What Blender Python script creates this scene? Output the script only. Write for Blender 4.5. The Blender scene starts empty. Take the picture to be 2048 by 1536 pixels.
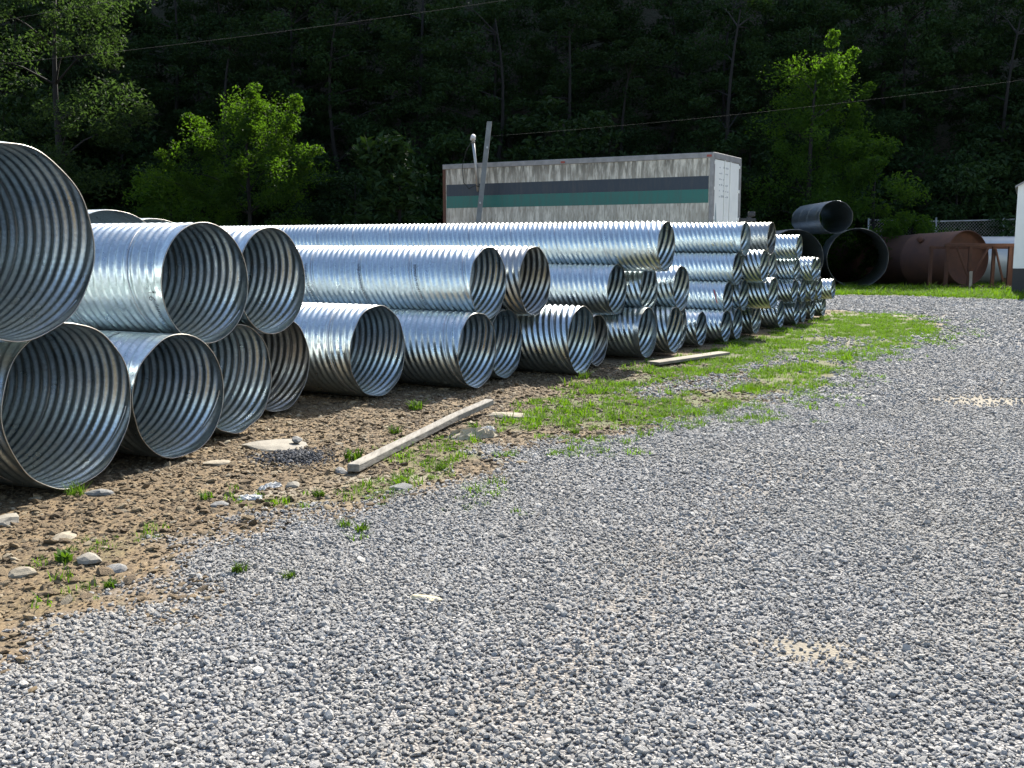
import bpy, bmesh, math, random
import numpy as np
from mathutils import Vector, Matrix, noise
R = math.radians
rng = np.random.default_rng(11)
random.seed(5)
scene = bpy.context.scene
COL = scene.collection

# ------------------------------------------------------------------ camera, world, sun, exposure
cam_d = bpy.data.cameras.new('camera'); cam_d.sensor_width = 36; cam_d.lens = 36.04
cam_d.clip_start = .05; cam_d.clip_end = 2000
cam = bpy.data.objects.new('camera', cam_d); COL.objects.link(cam)
cam.location = (0, 0, 1.6); cam.rotation_euler = (R(90 - 7.73), 0, 0)
scene.camera = cam

SUN_AZ, SUN_EL = 22.0, 40.0        # bearing right of the view axis, elevation
world = bpy.data.worlds.new('World'); scene.world = world; world.use_nodes = True
wn = world.node_tree
sky = wn.nodes.new('ShaderNodeTexSky'); sky.sky_type = 'NISHITA'; sky.sun_disc = False
sky.sun_elevation = R(SUN_EL); sky.sun_rotation = R(SUN_AZ)
sky.air_density = 1.0; sky.dust_density = 1.6; sky.ozone_density = .8
bg = wn.nodes['Background']; bg.inputs['Strength'].default_value = .115
wn.links.new(sky.outputs[0], bg.inputs[0])
sd = bpy.data.lights.new('sun', 'SUN'); sd.energy = 5.0; sd.angle = R(.55); sd.color = (1, .95, .86)
sun = bpy.data.objects.new('sun', sd); COL.objects.link(sun)
sun.location = (20, 60, 60); sun.rotation_euler = (R(90 - SUN_EL), 0, R(180 - SUN_AZ))
vs = scene.view_settings
scene.display_settings.display_device = 'sRGB'
vs.view_transform = 'Standard'; vs.look = 'None'; vs.gamma = 1; vs.use_curve_mapping = False; vs.exposure = 1.3
scene.cycles.max_bounces = 7; scene.cycles.diffuse_bounces = 3; scene.cycles.glossy_bounces = 5
scene.cycles.transmission_bounces = 4; scene.cycles.sample_clamp_indirect = 6

# ------------------------------------------------------------------ helpers
def new_mesh(name, verts, faces, smooth=False):
    """verts (n,3) array; faces (m,k) array or list of such arrays."""
    me = bpy.data.meshes.new(name)
    verts = np.asarray(verts, np.float32)
    fl = faces if isinstance(faces, list) else [faces]
    fl = [np.asarray(a, np.int32) for a in fl if len(a)]
    nl = sum(a.size for a in fl); nf = sum(len(a) for a in fl)
    me.vertices.add(len(verts)); me.vertices.foreach_set('co', verts.ravel())
    me.loops.add(nl); me.polygons.add(nf)
    me.loops.foreach_set('vertex_index', np.concatenate([a.ravel() for a in fl]))
    tot = np.concatenate([np.full(len(a), a.shape[1], np.int32) for a in fl])
    st = np.concatenate([[0], np.cumsum(tot)[:-1]]).astype(np.int32)
    me.polygons.foreach_set('loop_start', st); me.polygons.foreach_set('loop_total', tot)
    me.polygons.foreach_set('use_smooth', np.full(nf, smooth, bool))
    me.update(calc_edges=True); me.validate()
    return me

class MB:
    """collects quads/tris of simple shapes for ONE mesh"""
    def __init__(s): s.v = []; s.f = []
    def add(s, vs, fs):
        b = len(s.v); s.v += [tuple(p) for p in vs]; s.f += [tuple(i + b for i in q) for q in fs]; return s
    def box(s, lo, hi):
        x0, y0, z0 = lo; x1, y1, z1 = hi
        return s.add([(x0,y0,z0),(x1,y0,z0),(x1,y1,z0),(x0,y1,z0),(x0,y0,z1),(x1,y0,z1),(x1,y1,z1),(x0,y1,z1)],
              [(0,3,2,1),(4,5,6,7),(0,1,5,4),(1,2,6,5),(2,3,7,6),(3,0,4,7)])
    def tube(s, pts, rad, n=8, caps=True):
        pts = [Vector(p) for p in pts]
        rad = rad if isinstance(rad, (list, tuple)) else [rad] * len(pts)
        b = len(s.v)
        for i, p in enumerate(pts):
            d = (pts[min(i+1, len(pts)-1)] - pts[max(i-1, 0)]).normalized()
            up = Vector((0,0,1)) if abs(d.z) < .95 else Vector((1,0,0))
            a = d.cross(up).normalized(); c = a.cross(d)
            for k in range(n):
                t = 2*math.pi*(k+.5)/n
                s.v.append(tuple(p + float(rad[i])*(math.cos(t)*a + math.sin(t)*c)))
        for i in range(len(pts)-1):
            for k in range(n):
                k2 = (k+1) % n
                s.f.append((b+i*n+k, b+i*n+k2, b+(i+1)*n+k2, b+(i+1)*n+k))
        if caps:
            s.f.append(tuple(b+k for k in range(n))[::-1]); e = b+(len(pts)-1)*n
            s.f.append(tuple(e+k for k in range(n)))
        return s
    def build(s, name, mat, parent=None, smooth=False, bevel=0):
        me = bpy.data.meshes.new(name); me.from_pydata(s.v, [], s.f); me.update()
        if smooth:
            me.polygons.foreach_set('use_smooth', np.ones(len(me.polygons), bool))
        if bevel:
            bm = bmesh.new(); bm.from_mesh(me)
            bmesh.ops.recalc_face_normals(bm, faces=bm.faces)
            bmesh.ops.bevel(bm, geom=bm.edges[:], offset=bevel, segments=1, affect='EDGES')
            bm.to_mesh(me); bm.free()
        return obj(name, me, mat, parent)

def obj(name, me, mat=None, parent=None):
    o = bpy.data.objects.new(name, me); COL.objects.link(o)
    if mat is not None and me is not None and not me.materials: me.materials.append(mat)
    if parent is not None: o.parent = parent
    return o
def empty(name, loc, rz=0):
    o = bpy.data.objects.new(name, None); COL.objects.link(o)
    o.empty_display_size = .3; o.location = loc; o.rotation_euler = (0, 0, rz); return o
def tag(o, label=None, cat=None, group=None, kind=None):
    if label: o['label'] = label
    if cat: o['category'] = cat
    if group: o['group'] = group
    if kind: o['kind'] = kind
    return o

# ------------------------------------------------------------------ materials
class NT:
    def __init__(s, name):
        s.m = bpy.data.materials.new(name); s.m.use_nodes = True
        s.t = s.m.node_tree; s.b = s.t.nodes['Principled BSDF']; s.out = s.t.nodes['Material Output']
    def n(s, typ, **kw):
        nd = s.t.nodes.new(typ)
        for k, v in kw.items():
            if k.startswith('i_'):
                key = k[2:]; key = int(key) if key.isdigit() else key.replace('_', ' ')
                nd.inputs[key].default_value = v
            else: setattr(nd, k, v)
        return nd
    def l(s, a, b): s.t.links.new(a, b)
    def set(s, **kw):
        for k, v in kw.items(): s.b.inputs[k.replace('_', ' ')].default_value = v
        return s
    def coord(s, kind='Object', scale=None):
        tc = s.n('ShaderNodeTexCoord')
        if scale is None: return tc.outputs[kind]
        mp = s.n('ShaderNodeMapping'); mp.inputs['Scale'].default_value = scale
        s.l(tc.outputs[kind], mp.inputs[0]); return mp.outputs[0]
    def noise(s, co, scale, detail=4, rough=.55, out='Fac'):
        nd = s.n('ShaderNodeTexNoise'); nd.inputs['Scale'].default_value = scale
        nd.inputs['Detail'].default_value = detail; nd.inputs['Roughness'].default_value = rough
        s.l(co, nd.inputs['Vector']); return nd.outputs[out]
    def ramp(s, fac, stops):
        nd = s.n('ShaderNodeValToRGB'); e = nd.color_ramp.elements
        while len(e) < len(stops): e.new(.5)
        for el, (p, c) in zip(e, stops):
            el.position = p; el.color = (c[0], c[1], c[2], 1) if isinstance(c, (tuple, list)) else (c, c, c, 1)
        s.l(fac, nd.inputs[0]); return nd.outputs[0]
    def mix(s, fac, a, b, mode='MIX'):
        nd = s.n('ShaderNodeMix', data_type='RGBA', blend_type=mode)
        for v, i in ((fac, 0), (a, 6), (b, 7)):
            if hasattr(v, 'is_linked') or isinstance(v, bpy.types.NodeSocket): s.l(v, nd.inputs[i])
            else: nd.inputs[i].default_value = v if i == 0 else (v[0], v[1], v[2], 1)
        return nd.outputs[2]
    def math(s, op, a, b=None):
        nd = s.n('ShaderNodeMath', operation=op)
        for i, v in enumerate((a, b)):
            if v is None: continue
            if isinstance(v, bpy.types.NodeSocket): s.l(v, nd.inputs[i])
            else: nd.inputs[i].default_value = v
        return nd.outputs[0]
    def col(s, sock): s.l(sock, s.b.inputs['Base Color']); return s
    def bump(s, h, strength=.3, dist=.01):
        nd = s.n('ShaderNodeBump'); nd.inputs['Strength'].default_value = strength; nd.inputs['Distance'].default_value = dist
        s.l(h, nd.inputs['Height']); s.l(nd.outputs[0], s.b.inputs['Normal']); return s

def mat_galv(name, tint=(.66, .735, .75), dirt=.28, rough=(.25, .42)):
    m = NT(name); co = m.coord('Object')
    info = m.n('ShaderNodeObjectInfo')
    off = m.n('ShaderNodeVectorMath', operation='ADD'); m.l(co, off.inputs[0]); m.l(info.outputs['Location'], off.inputs[1])
    co = off.outputs[0]
    vor = m.n('ShaderNodeTexVoronoi'); vor.inputs['Scale'].default_value = 55; m.l(co, vor.inputs['Vector'])
    spang = m.ramp(vor.outputs['Color'], [(0, .74), (1, 1)])
    base = m.mix(1.0, tint, spang, 'MULTIPLY')
    n1 = m.noise(co, 2.3, 5, .6); n2 = m.noise(co, 14, 4, .6)
    blotch = m.math('MULTIPLY', m.ramp(n1, [(.45, 0), (.75, 1)]), dirt)
    base = m.mix(blotch, base, (.34, .31, .27))
    spots = m.math('MULTIPLY', m.ramp(n2, [(.62, 0), (.75, 1)]), dirt * .8)
    base = m.mix(spots, base, (.26, .21, .16))
    m.col(base); m.set(Metallic=1.0)
    r = m.n('ShaderNodeMapRange'); m.l(m.noise(co, 6, 4, .6), r.inputs[0])
    r.inputs[1].default_value = .3; r.inputs[2].default_value = .7; r.inputs[3].default_value = rough[0]; r.inputs[4].default_value = rough[1]
    m.l(r.outputs[0], m.b.inputs['Roughness'])
    m.bump(m.noise(co, 5, 2, .5), .04, .01)
    return m.m

def mat_plain(name, c, rough=.7, var=.25, scale=6, metallic=0, bump=.0, c2=None, bscale=None):
    m = NT(name); co = m.coord('Object'); nz = m.noise(co, scale, 6, .6)
    c2 = c2 or tuple(v * (1 - var) for v in c)
    m.col(m.mix(m.ramp(nz, [(.35, 0), (.68, 1)]), c, c2)); m.set(Roughness=rough, Metallic=metallic)
    if bump: m.bump(m.noise(co, bscale or scale * 5, 5, .65), bump, .01)
    return m.m

def mat_leaf(name, c, c2, trans=.5, tcol=None):
    m = NT(name); geo = m.n('ShaderNodeNewGeometry'); oi = m.n('ShaderNodeObjectInfo')
    nz = m.noise(m.coord('Object'), .9, 3, .6)
    fac = m.math('ADD', m.math('MULTIPLY', geo.outputs['Random Per Island'], .55), m.math('MULTIPLY', nz, .5))
    base = m.mix(fac, c, c2)
    hs = m.n('ShaderNodeHueSaturation'); m.l(base, hs.inputs['Color'])
    m.l(m.math('ADD', m.math('MULTIPLY', oi.outputs['Random'], .4), .8), hs.inputs['Value'])
    m.l(hs.outputs[0], m.b.inputs['Base Color']); m.set(Roughness=.7); m.b.inputs['Specular IOR Level'].default_value = .15
    tr = m.n('ShaderNodeBsdfTranslucent')
    tm = m.mix(1.0, hs.outputs[0], tcol or (1.5, 1.6, .5), 'MULTIPLY'); m.l(tm, tr.inputs[0])
    ms = m.n('ShaderNodeMixShader'); ms.inputs[0].default_value = trans
    m.l(m.b.outputs[0], ms.inputs[1]); m.l(tr.outputs[0], ms.inputs[2]); m.l(ms.outputs[0], m.out.inputs[0])
    return m.m

def mat_stone(name, stops, rough=.85, light=(.42, .39, .335), dark=(.21, .2, .19)):
    m = NT(name); oi = m.n('ShaderNodeObjectInfo'); co = m.coord('Object')
    c = m.ramp(oi.outputs['Random'], stops)
    big = m.noise(oi.outputs['Location'], .55, 3, .6); fine = m.noise(oi.outputs['Location'], 2.1, 3, .6)
    c = m.mix(m.math('MULTIPLY', m.ramp(big, [(.42, 0), (.68, 1)]), .55), c, light)
    c = m.mix(m.math('MULTIPLY', m.ramp(fine, [(.5, 0), (.7, 1)]), .35), c, dark)
    c = m.mix(m.math('MULTIPLY', m.noise(co, 3, 4, .6), .35), c, (.5, .5, .5), 'MULTIPLY')
    m.col(c); m.set(Roughness=rough); m.bump(m.noise(co, 7, 4, .6), .5, .1)
    return m.m

GALV = mat_galv('galvanized_steel')
GALV_OLD = mat_galv('weathered_galvanized_steel', (.5, .51, .49), .65, (.32, .46))
GALV_DARK = mat_galv('dull_galvanized_steel', (.5, .55, .57), .4, (.36, .5))
RIM = mat_plain('cut_steel_edge', (.42, .4, .36), .45, .35, 12, 1.0)
SEAM = mat_plain('lock_seam_steel', (.6, .61, .62), .4, .3, 9, 1.0)
INK = mat_plain('black_stencil_ink', (.03, .03, .035), .6)
RED = mat_plain('red_marking_paint', (.4, .04, .05), .6)
RUST = mat_plain('rusty_steel', (.11, .046, .026), .85, .5, 3, 0, .3, (.07, .032, .02))
RUST_TANK = mat_plain('rusty_tank_steel', (.125, .058, .036), .8, .5, 1.4, .1, .3, (.08, .04, .03))
WOOD = mat_plain('weathered_timber', (.24, .21, .16), .85, .4, 5, 0, .3)
WOOD_PALE = mat_plain('pale_board', (.5, .43, .33), .8, .3, 4)
BLACK = mat_plain('black_painted_steel', (.015, .015, .018), .5, .3)
RUBBER = mat_plain('black_rubber', (.012, .012, .013), .8, .2)
ALU = mat_plain('dull_aluminium', (.5, .5, .49), .5, .35, 2, .8)
CABLE = mat_plain('overhead_cable', (.03, .03, .025), .9)
WHITE_CAP = mat_plain('white_plastic', (.6, .59, .56), .9, .1)
BARK = mat_plain('bark', (.013, .011, .009), .9, .5, 6, 0, .4)

# ------------------------------------------------------------------ ground layout (metres, z = 0 is the yard)
_tab = np.random.default_rng(3).random((256, 256))
def vnoise(x, y, s):
    x = np.asarray(x) / s; y = np.asarray(y) / s
    xi = np.floor(x).astype(int); yi = np.floor(y).astype(int); fx = x - xi; fy = y - yi
    fx = fx*fx*(3-2*fx); fy = fy*fy*(3-2*fy); T = lambda a, b: _tab[a % 256, b % 256]
    return (T(xi,yi)*(1-fx)+T(xi+1,yi)*fx)*(1-fy) + (T(xi,yi+1)*(1-fx)+T(xi+1,yi+1)*fx)*fy
def fbm(x, y, s, o=4):
    a = .5; r = 0; t = 0
    for k in range(o): r = r + a*vnoise(x+17.3*k, y-9.1*k, s); t += a; a *= .5; s *= .5
    return r/t
def sdf(poly, x, y):
    """signed distance, negative inside"""
    P = np.array(poly, float); d = np.full(x.shape, 1e9); ins = np.zeros(x.shape, bool)
    for (ax, ay), (bx, by) in zip(P, np.roll(P, -1, 0)):
        ex, ey = bx-ax, by-ay; L = ex*ex+ey*ey+1e-12
        t = np.clip(((x-ax)*ex+(y-ay)*ey)/L, 0, 1)
        d = np.minimum(d, np.hypot(x-ax-t*ex, y-ay-t*ey))
        c = ((ay > y) != (by > y)); 
        with np.errstate(divide='ignore', invalid='ignore'):
            ins ^= c & (x < ex*(y-ay)/(by-ay+1e-15)+ax)
    return np.where(ins, -d, d)
def sstep(a, b, x):
    t = np.clip((x-a)/(b-a), 0, 1); return t*t*(3-2*t)

GRAVEL = [(-2.0,3.85),(-1.78,4.15),(-1.52,4.65),(-1.28,5.05),(-1.08,5.7),(-.72,6.25),(-.43,6.89),(.1,7.92),(.95,8.85),(1.95,9.4),
          (3.38,11.9),(4.99,14.6),(6.84,17.3),(8.3,19.6),(8.9,21.3),(9.2,23.3),(8.8,24.8),(7.5,26.6),(4,28),(-2,30),(-2,34.5),(6,33.8),(10.3,33.1),(11.85,33.1),
          (13.57,31.8),(15,30.1),(19,27.5),(30,22),(60,10),(60,-60),(-60,-60),(-60,-12),(-14,-4),(-5,1.2),(-3,2.6)]
GRASS = [(-.11,9.06),(.29,10.38),(1.07,12.38),(1.87,13.8),(3.43,16.3),(5.24,19.7),(7.0,22.5),(7.6,24.6),(8.6,23.9),(8.9,21.6),(8.3,19.4),
         (6.7,17.1),(4.04,12.9),(2.48,10.4),(1.64,9.2),(1.04,8.8),(.48,8.9)]
BARE = [(1.3,10.6),(2.17,11.3),(3.6,13.3),(5.45,16.0),(6.2,17.5),(5.6,18.2),(3.6,14.6),(2.2,12.6),(1.4,11.5)]
FAR = [(-60,37),(2,35.5),(6,34),(10.3,33.1),(11.85,33.1),(13.57,31.8),(15,30.1),(19,27.5),(30,22),(60,10),(90,40),(90,60),(-90,60),(-90,40)]
PATCHES = [(1.19,3.97,.24,.17),(5.1,10.5,.7,.5),(8.6,23.7,1.5,.7),(-1.5,6.55,.35,.14),(-.9,7.0,.5,.15)]   # bare pale dirt

def masks(x, y):
    n = fbm(x, y, .9)-.5; n2 = fbm(x+40, y, .25, 3)-.5
    br0 = sstep(.3, -.3, sdf(BARE, x, y) + n*1.2 + n2*.5)
    gv = sstep(.42, -.32, sdf(GRAVEL, x, y) + n*1.3 + n2*.9)
    gs = sstep(.25, -.3, sdf(GRASS, x, y) + n*1.1 + n2*.6)
    br = sstep(.3, -.3, sdf(BARE, x, y) + n*1.2 + n2*.5)
    gs = gs*(1-.95*br)
    far = sstep(.35, -.35, sdf(FAR, x, y) + n*.9 + n2*.4)
    weedy = sstep(.06, .2, fbm(x, y, .8, 3)-.38) * sstep(1.2, .1, np.abs(sdf(GRAVEL, x, y)-.15)) * sstep(30, 20, y) * sstep(4.2, 5.0, y)
    gs = np.maximum(np.maximum(gs, far), weedy*.7)
    gv = np.maximum(gv, br0*.5)
    dirt = np.zeros_like(gv)
    for px, py, rx, ry in PATCHES:
        dirt = np.maximum(dirt, sstep(1.5, .2, np.hypot((x-px)/rx, (y-py)/ry) + n2*1.4))
    tr_d = sdf(GRAVEL, x, y)
    ruts = np.exp(-((tr_d+1.9)/.32)**2) + np.exp(-((tr_d+3.6)/.32)**2) + .7*np.exp(-((tr_d+5.6)/.5)**2)
    gv = gv*(1-.85*dirt)*(1-far*.9)*(1-.34*ruts*sstep(.3, .6, fbm(x, y+30, 2.5, 3)))
    return gv, gs, dirt
def ground_z(x, y):
    x = np.asarray(x, float); y = np.asarray(y, float)
    z = (fbm(x, y, 2.2)-.5)*.05 + (fbm(x+9, y, .5, 3)-.5)*.02 - .02
    z = z - .06*sstep(-.3, .8, -sdf([(p[0], p[1]) for p in GRAVEL], x, y))*0
    # the ditch behind the far grass, then the toe of the hill
    return z - .12*sstep(38, 41, y)*sstep(60, 46, y)

def axis_vals(lo, flo, fhi, hi, step, grow=1.22):
    a = list(np.arange(flo, fhi, step)); s = step; p = a[-1]
    while p < hi: s *= grow; p += s; a.append(p)
    s = step; p = flo; pre = []
    while p > lo: s *= grow; p -= s; pre.append(p)
    return np.array(pre[::-1] + a)
gx = axis_vals(-400, -5.5, 10.5, 400, .085); gy = axis_vals(-400, 2.0, 26, 52, .085, 1.15)
GX, GY = np.meshgrid(gx, gy); GZ = ground_z(GX, GY)
nx_, ny_ = len(gx), len(gy)
ii = (np.arange(ny_-1)[:, None]*nx_ + np.arange(nx_-1)[None]).ravel()
gme = new_mesh('ground', np.c_[GX.ravel(), GY.ravel(), GZ.ravel()], np.c_[ii, ii+1, ii+1+nx_, ii+nx_], True)
gv, gs, gd = masks(GX.ravel(), GY.ravel())
att = gme.color_attributes.new('cover', 'FLOAT_COLOR', 'POINT')
att.data.foreach_set('color', np.c_[gv, gs, gd, np.ones_like(gv)].astype(np.float32).ravel())

m = NT('yard_ground'); co = m.coord('Object')
at = m.n('ShaderNodeVertexColor', layer_name='cover'); sep = m.n('ShaderNodeSeparateColor'); m.l(at.outputs[0], sep.inputs[0])
nA = m.noise(co, 1.3, 6, .6); nB = m.noise(co, 22, 5, .65); nC = m.noise(co, 90, 3, .6)
dirt = m.mix(m.ramp(nA, [(.35, 0), (.65, 1)]), (.12, .078, .036), (.21, .145, .072))
dirt = m.mix(m.ramp(nB, [(.4, 0), (.62, 1)]), dirt, (.07, .046, .023))
dirt = m.mix(m.ramp(nC, [(.56, 0), (.64, 1)]), dirt, (.28, .21, .12))
vor = m.n('ShaderNodeTexVoronoi'); vor.inputs['Scale'].default_value = 46; m.l(co, vor.inputs['Vector'])
vor2 = m.n('ShaderNodeTexVoronoi', feature='DISTANCE_TO_EDGE'); vor2.inputs['Scale'].default_value = 46; m.l(co, vor2.inputs['Vector'])
sepv = m.n('ShaderNodeSeparateColor'); m.l(vor.outputs['Color'], sepv.inputs[0])
gcol = m.ramp(sepv.outputs[0], [(0, (.24, .235, .23)), (.5, (.34, .335, .325)), (1, (.44, .43, .415))])
gcol = m.mix(m.ramp(vor2.outputs[0], [(.0, 1), (.16, 0)]), gcol, (.16, .155, .15))
gcol = m.mix(m.math('MULTIPLY', m.ramp(nA, [(.4, 0), (.7, 1)]), .35), gcol, (.2, .19, .175))
tan = m.mix(m.ramp(nB, [(.3, 0), (.7, 1)]), (.275, .245, .185), (.22, .195, .15))
grs = m.mix(m.ramp(nB, [(.35, 0), (.65, 1)]), (.05, .085, .014), (.09, .09, .03))
c = m.mix(sep.outputs[0], dirt, gcol)
c = m.mix(m.math('MULTIPLY', sep.outputs[1], .8), c, grs)
c = m.mix(m.math('MULTIPLY', sep.outputs[2], .9), c, tan)
m.col(c); m.set(Roughness=.95)
hh = m.math('ADD', m.math('MULTIPLY', m.ramp(vor2.outputs[0], [(0, 0), (.35, 1)]), sep.outputs[0]), m.math('MULTIPLY', nB, .6))
m.bump(hh, .9, .012)
ground = obj('ground', gme, m.m); tag(ground, kind='structure')

# the steep wooded hillside behind the yard
def hill_z(x, y):
    base = 51.8*sstep(0, 1, (y-51)/46)
    return base + (fbm(x, y, 9)-.5)*3*sstep(51, 58, y) - .25
hx = np.linspace(-260, 260, 131); hy = np.concatenate([np.linspace(46, 100, 55), np.linspace(104, 260, 14)])
HX, HY = np.meshgrid(hx, hy); HZ = hill_z(HX, HY); hn = len(hx)
ii = (np.arange(len(hy)-1)[:, None]*hn + np.arange(hn-1)[None]).ravel()
hm = NT('forest_floor'); co = hm.coord('Object')
hm.col(hm.mix(hm.ramp(hm.noise(co, .5, 6, .7), [(.35, 0), (.65, 1)]), (.03, .035, .015), (.045, .035, .02))); hm.set(Roughness=1.0)
hm.bump(hm.noise(co, 1.2, 6, .7), 1.0, .6)
hill = obj('hillside', new_mesh('hillside', np.c_[HX.ravel(), HY.ravel(), HZ.ravel()], np.c_[ii, ii+1, ii+1+hn, ii+hn], True), hm.m)
tag(hill, kind='structure')

# ------------------------------------------------------------------ corrugated pipes
PITCH, LEAD_N = .08, 9
ROW = -61.0                                   # bearing of the pipe axes
_pipe_cache = {}
def pipe_meshes(D, L, n=72, seg=6, amp=.0115, flat=False, dents=(), hand=1, seam=True, pitch=PITCH):
    key = (D, L, n, seg, amp, flat, dents, hand, seam, pitch)
    if key in _pipe_cache: return _pipe_cache[key]
    Rr = D/2; s = np.arange(0, L+1e-6, pitch/seg); th = np.arange(n)*2*np.pi/n
    def rad(S, T):
        a = amp*np.ones_like(S)
        if flat: a = a*sstep(.03, .13, S)
        else: a = a*(.4+.6*sstep(0, .1, S))
        base = Rr-amp + (0 if not flat else amp*.75*sstep(.13, .03, S))
        r = base + a*np.cos(2*np.pi*S/pitch + hand*LEAD_N*T)
        r = r*(1+.004*np.cos(2*T+1.1)+.003*np.cos(3*T+S*.7))
        for t0, dep, w, ls in dents:
            dt = np.angle(np.exp(1j*(T-t0))); r = r - dep*np.exp(-(dt/w)**2)*np.exp(-S/ls)
        return r
    S, T = np.meshgrid(s, th, indexing='ij'); r = rad(S, T)
    V = np.stack([r*np.cos(T), S, r*np.sin(T)], -1).reshape(-1, 3)
    i = np.arange(len(s)-1)[:, None]*n; k = np.arange(n)[None]; k2 = (k+1) % n
    F = np.stack([i+k, i+n+k, i+n+k2, i+k2], -1).reshape(-1, 4)
    barrel = new_mesh('barrel', V, F, True)
    # cut rim: a thin square bead along the front edge
    def ring(s0):
        r0 = rad(np.full(n, s0), th); w, t = .003, .004
        q = [(r0-w, s0-t), (r0+w, s0-t), (r0+w, s0+t), (r0-w, s0+t)]
        Vr = np.concatenate([np.stack([a*np.cos(th), np.full(n, b), a*np.sin(th)], -1) for a, b in q])
        Fr = []
        for e in range(4):
            e2 = (e+1) % 4
            Fr.append(np.stack([e*n+k[0], e*n+k2[0], e2*n+k2[0], e2*n+k[0]], -1))
        return Vr, np.concatenate(Fr)
    rim = new_mesh('rim', *ring(.0), True)
    sm = None
    if seam:
        lead = LEAD_N*pitch; ns = max(int(L/lead*n), 8)
        u = np.linspace(.04, L-.02, ns); T = -hand*(u+pitch*.25)/lead*2*np.pi*1.0
        # keep the seam on one flank of the corrugation: constant phase
        T = -hand*(2*np.pi*(u)/pitch + np.pi*.5)/LEAD_N
        r0 = rad(u, T); hw, hh = .006, .004
        q = [(-hw, -hh), (-hw*.6, hh), (hw*.6, hh), (hw, -hh)]
        Vs = np.concatenate([np.stack([(r0+b)*np.cos(T), u+a, (r0+b)*np.sin(T)], -1) for a, b in q])
        j = np.arange(ns-1); Fs = np.concatenate([np.stack([e*ns+j, e*ns+j+1, ((e+1) % 4)*ns+j+1, ((e+1) % 4)*ns+j], -1) for e in range(4)])
        sm = new_mesh('lock_seam', Vs, Fs, True)
    _pipe_cache[key] = (barrel, rim, sm); return _pipe_cache[key]

U0 = np.array([-2.93, 6.72]); A0 = R(-59.5)
def row_pos(u, v): return (U0[0]+u*math.cos(A0)+v*math.sin(A0), U0[1]-u*math.sin(A0)+v*math.cos(A0))
PIPES = {}
def pipe(pid, u, v, z, D, label, L=6.1, axis=ROW, mat=None, roll=None, group='galvanized pipes stacked in the long row', tilt=0, xy=None, squash=(1, 1), **kw):
    x, y = xy or row_pos(u, v)
    t = empty('corrugated_pipe', (x, y, z), -R(axis)); t.rotation_euler[0] = R(tilt)
    tag(t, label, 'pipe', group)
    q_ = random.uniform(-.014, .014); squash = (1+q_, 1-q_)
    b, rm, sm = pipe_meshes(D, L, **kw)
    roll = random.uniform(0, 6.28) if roll is None else roll
    for nm, me, mt in (('barrel', b, mat or GALV), ('rim', rm, RIM), ('lock_seam', sm, SEAM)):
        if me is None: continue
        o = obj(nm, me, None, t); o.rotation_euler = (0, roll, 0)
        if not me.materials: me.materials.append(mt)
        o.material_slots[0].link = 'OBJECT'; o.material_slots[0].material = mt
    t.scale = (squash[0], 1, squash[1]); PIPES[pid] = t
    return t
def rest(a, b, r):
    """centre (u,z) of a pipe of radius r lying on pipes a, b given as (u, z, radius)"""
    (u1, z1, r1), (u2, z2, r2) = a, b; d = math.hypot(u2-u1, z2-z1); A = r1+r; B = r2+r
    m_ = (A*A-B*B+d*d)/(2*d); h = math.sqrt(max(A*A-m_*m_, 0))
    ex, ez = (u2-u1)/d, (z2-z1)/d
    return u1+m_*ex-h*ez, z1+m_*ez+h*ex

NEAR = dict(n=96, seg=8)
DENT = ((.8, .008, .3, .2), (3.4, .012, .22, .15), (5.2, .006, .5, .3))
DENT2 = ((1.7, .014, .25, .2), (4.3, .018, .3, .2), (2.9, .008, .15, .2))
G1, G2, G3 = 'large pipes at the near end of the row', 'medium pipes in the middle of the row', 'small pipes in the far stack'
S = {}
def put(pid, u, v, D, label, z=None, on=None, **kw):
    if on: u2, z = rest(S[on[0]], S[on[1]], D/2); u = u2
    elif z is None: z = D/2
    S[pid] = (u, z, D/2); return pipe(pid, u, v, z, D, label, **kw)

# bottom tier, from the left edge of the photograph to the right
put('B0', -1.27, -.1, 1.25, 'large galvanized pipe on the ground cut off by the left picture edge', axis=-70, group=G1, n=96, seg=6)
put('B1', -.06, -.09, 1.12, 'largest full pipe mouth on the ground at the left, shadow and weeds before it', axis=-69, group=G1, dents=DENT, L=5.0, **NEAR)
put('B2', .98, .06, .95, 'galvanized pipe on the ground with a wide flat collar beside the largest mouth', axis=-65, group=G1, dents=DENT2, flat=True, **NEAR)
put('B3', 1.95, .46, .955, 'pipe on the ground under the two upper pipes, third full mouth from the left', axis=-65, group=G1, dents=DENT2, L=4.5, **NEAR)
put('B4', 2.96, .93, .95, 'brownish pipe mouth on the ground tucked behind the third mouth', axis=-64, group=G1, mat=GALV_OLD, dents=DENT, L=4.5, **NEAR)
put('B5', 4.2, .7, .985, 'single pipe on the ground with nothing on top and rusty lower side', axis=-61, group=G2, dents=DENT, L=4.5, **NEAR)
put('B6', 5.35, .2, .86, 'pipe on the ground under the long upper pipe, right of the single bare-topped pipe', group=G2, dents=DENT2, L=4.5, **NEAR)
put('B7', 6.23, .36, .85, 'recessed pipe mouth on the ground below the gap between the two upper middle pipes', group=G2, dents=DENT, **NEAR)
put('B8', 7.1, -.23, .85, 'strongly ribbed pipe on the ground with grass tuft at its mouth', group=G2, dents=DENT, **NEAR)
MID = dict(n=72, seg=6)
put('B9', 7.91, -.05, .70, 'dark pipe mouth on the ground half hidden behind the strongly ribbed pipe', group=G2, mat=GALV_OLD, dents=DENT, **MID)
put('H1', 8.56, 1.2, .70, 'recessed pipe on the ground deep between its neighbours', group=G2, dents=DENT, L=5, **MID)
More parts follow.
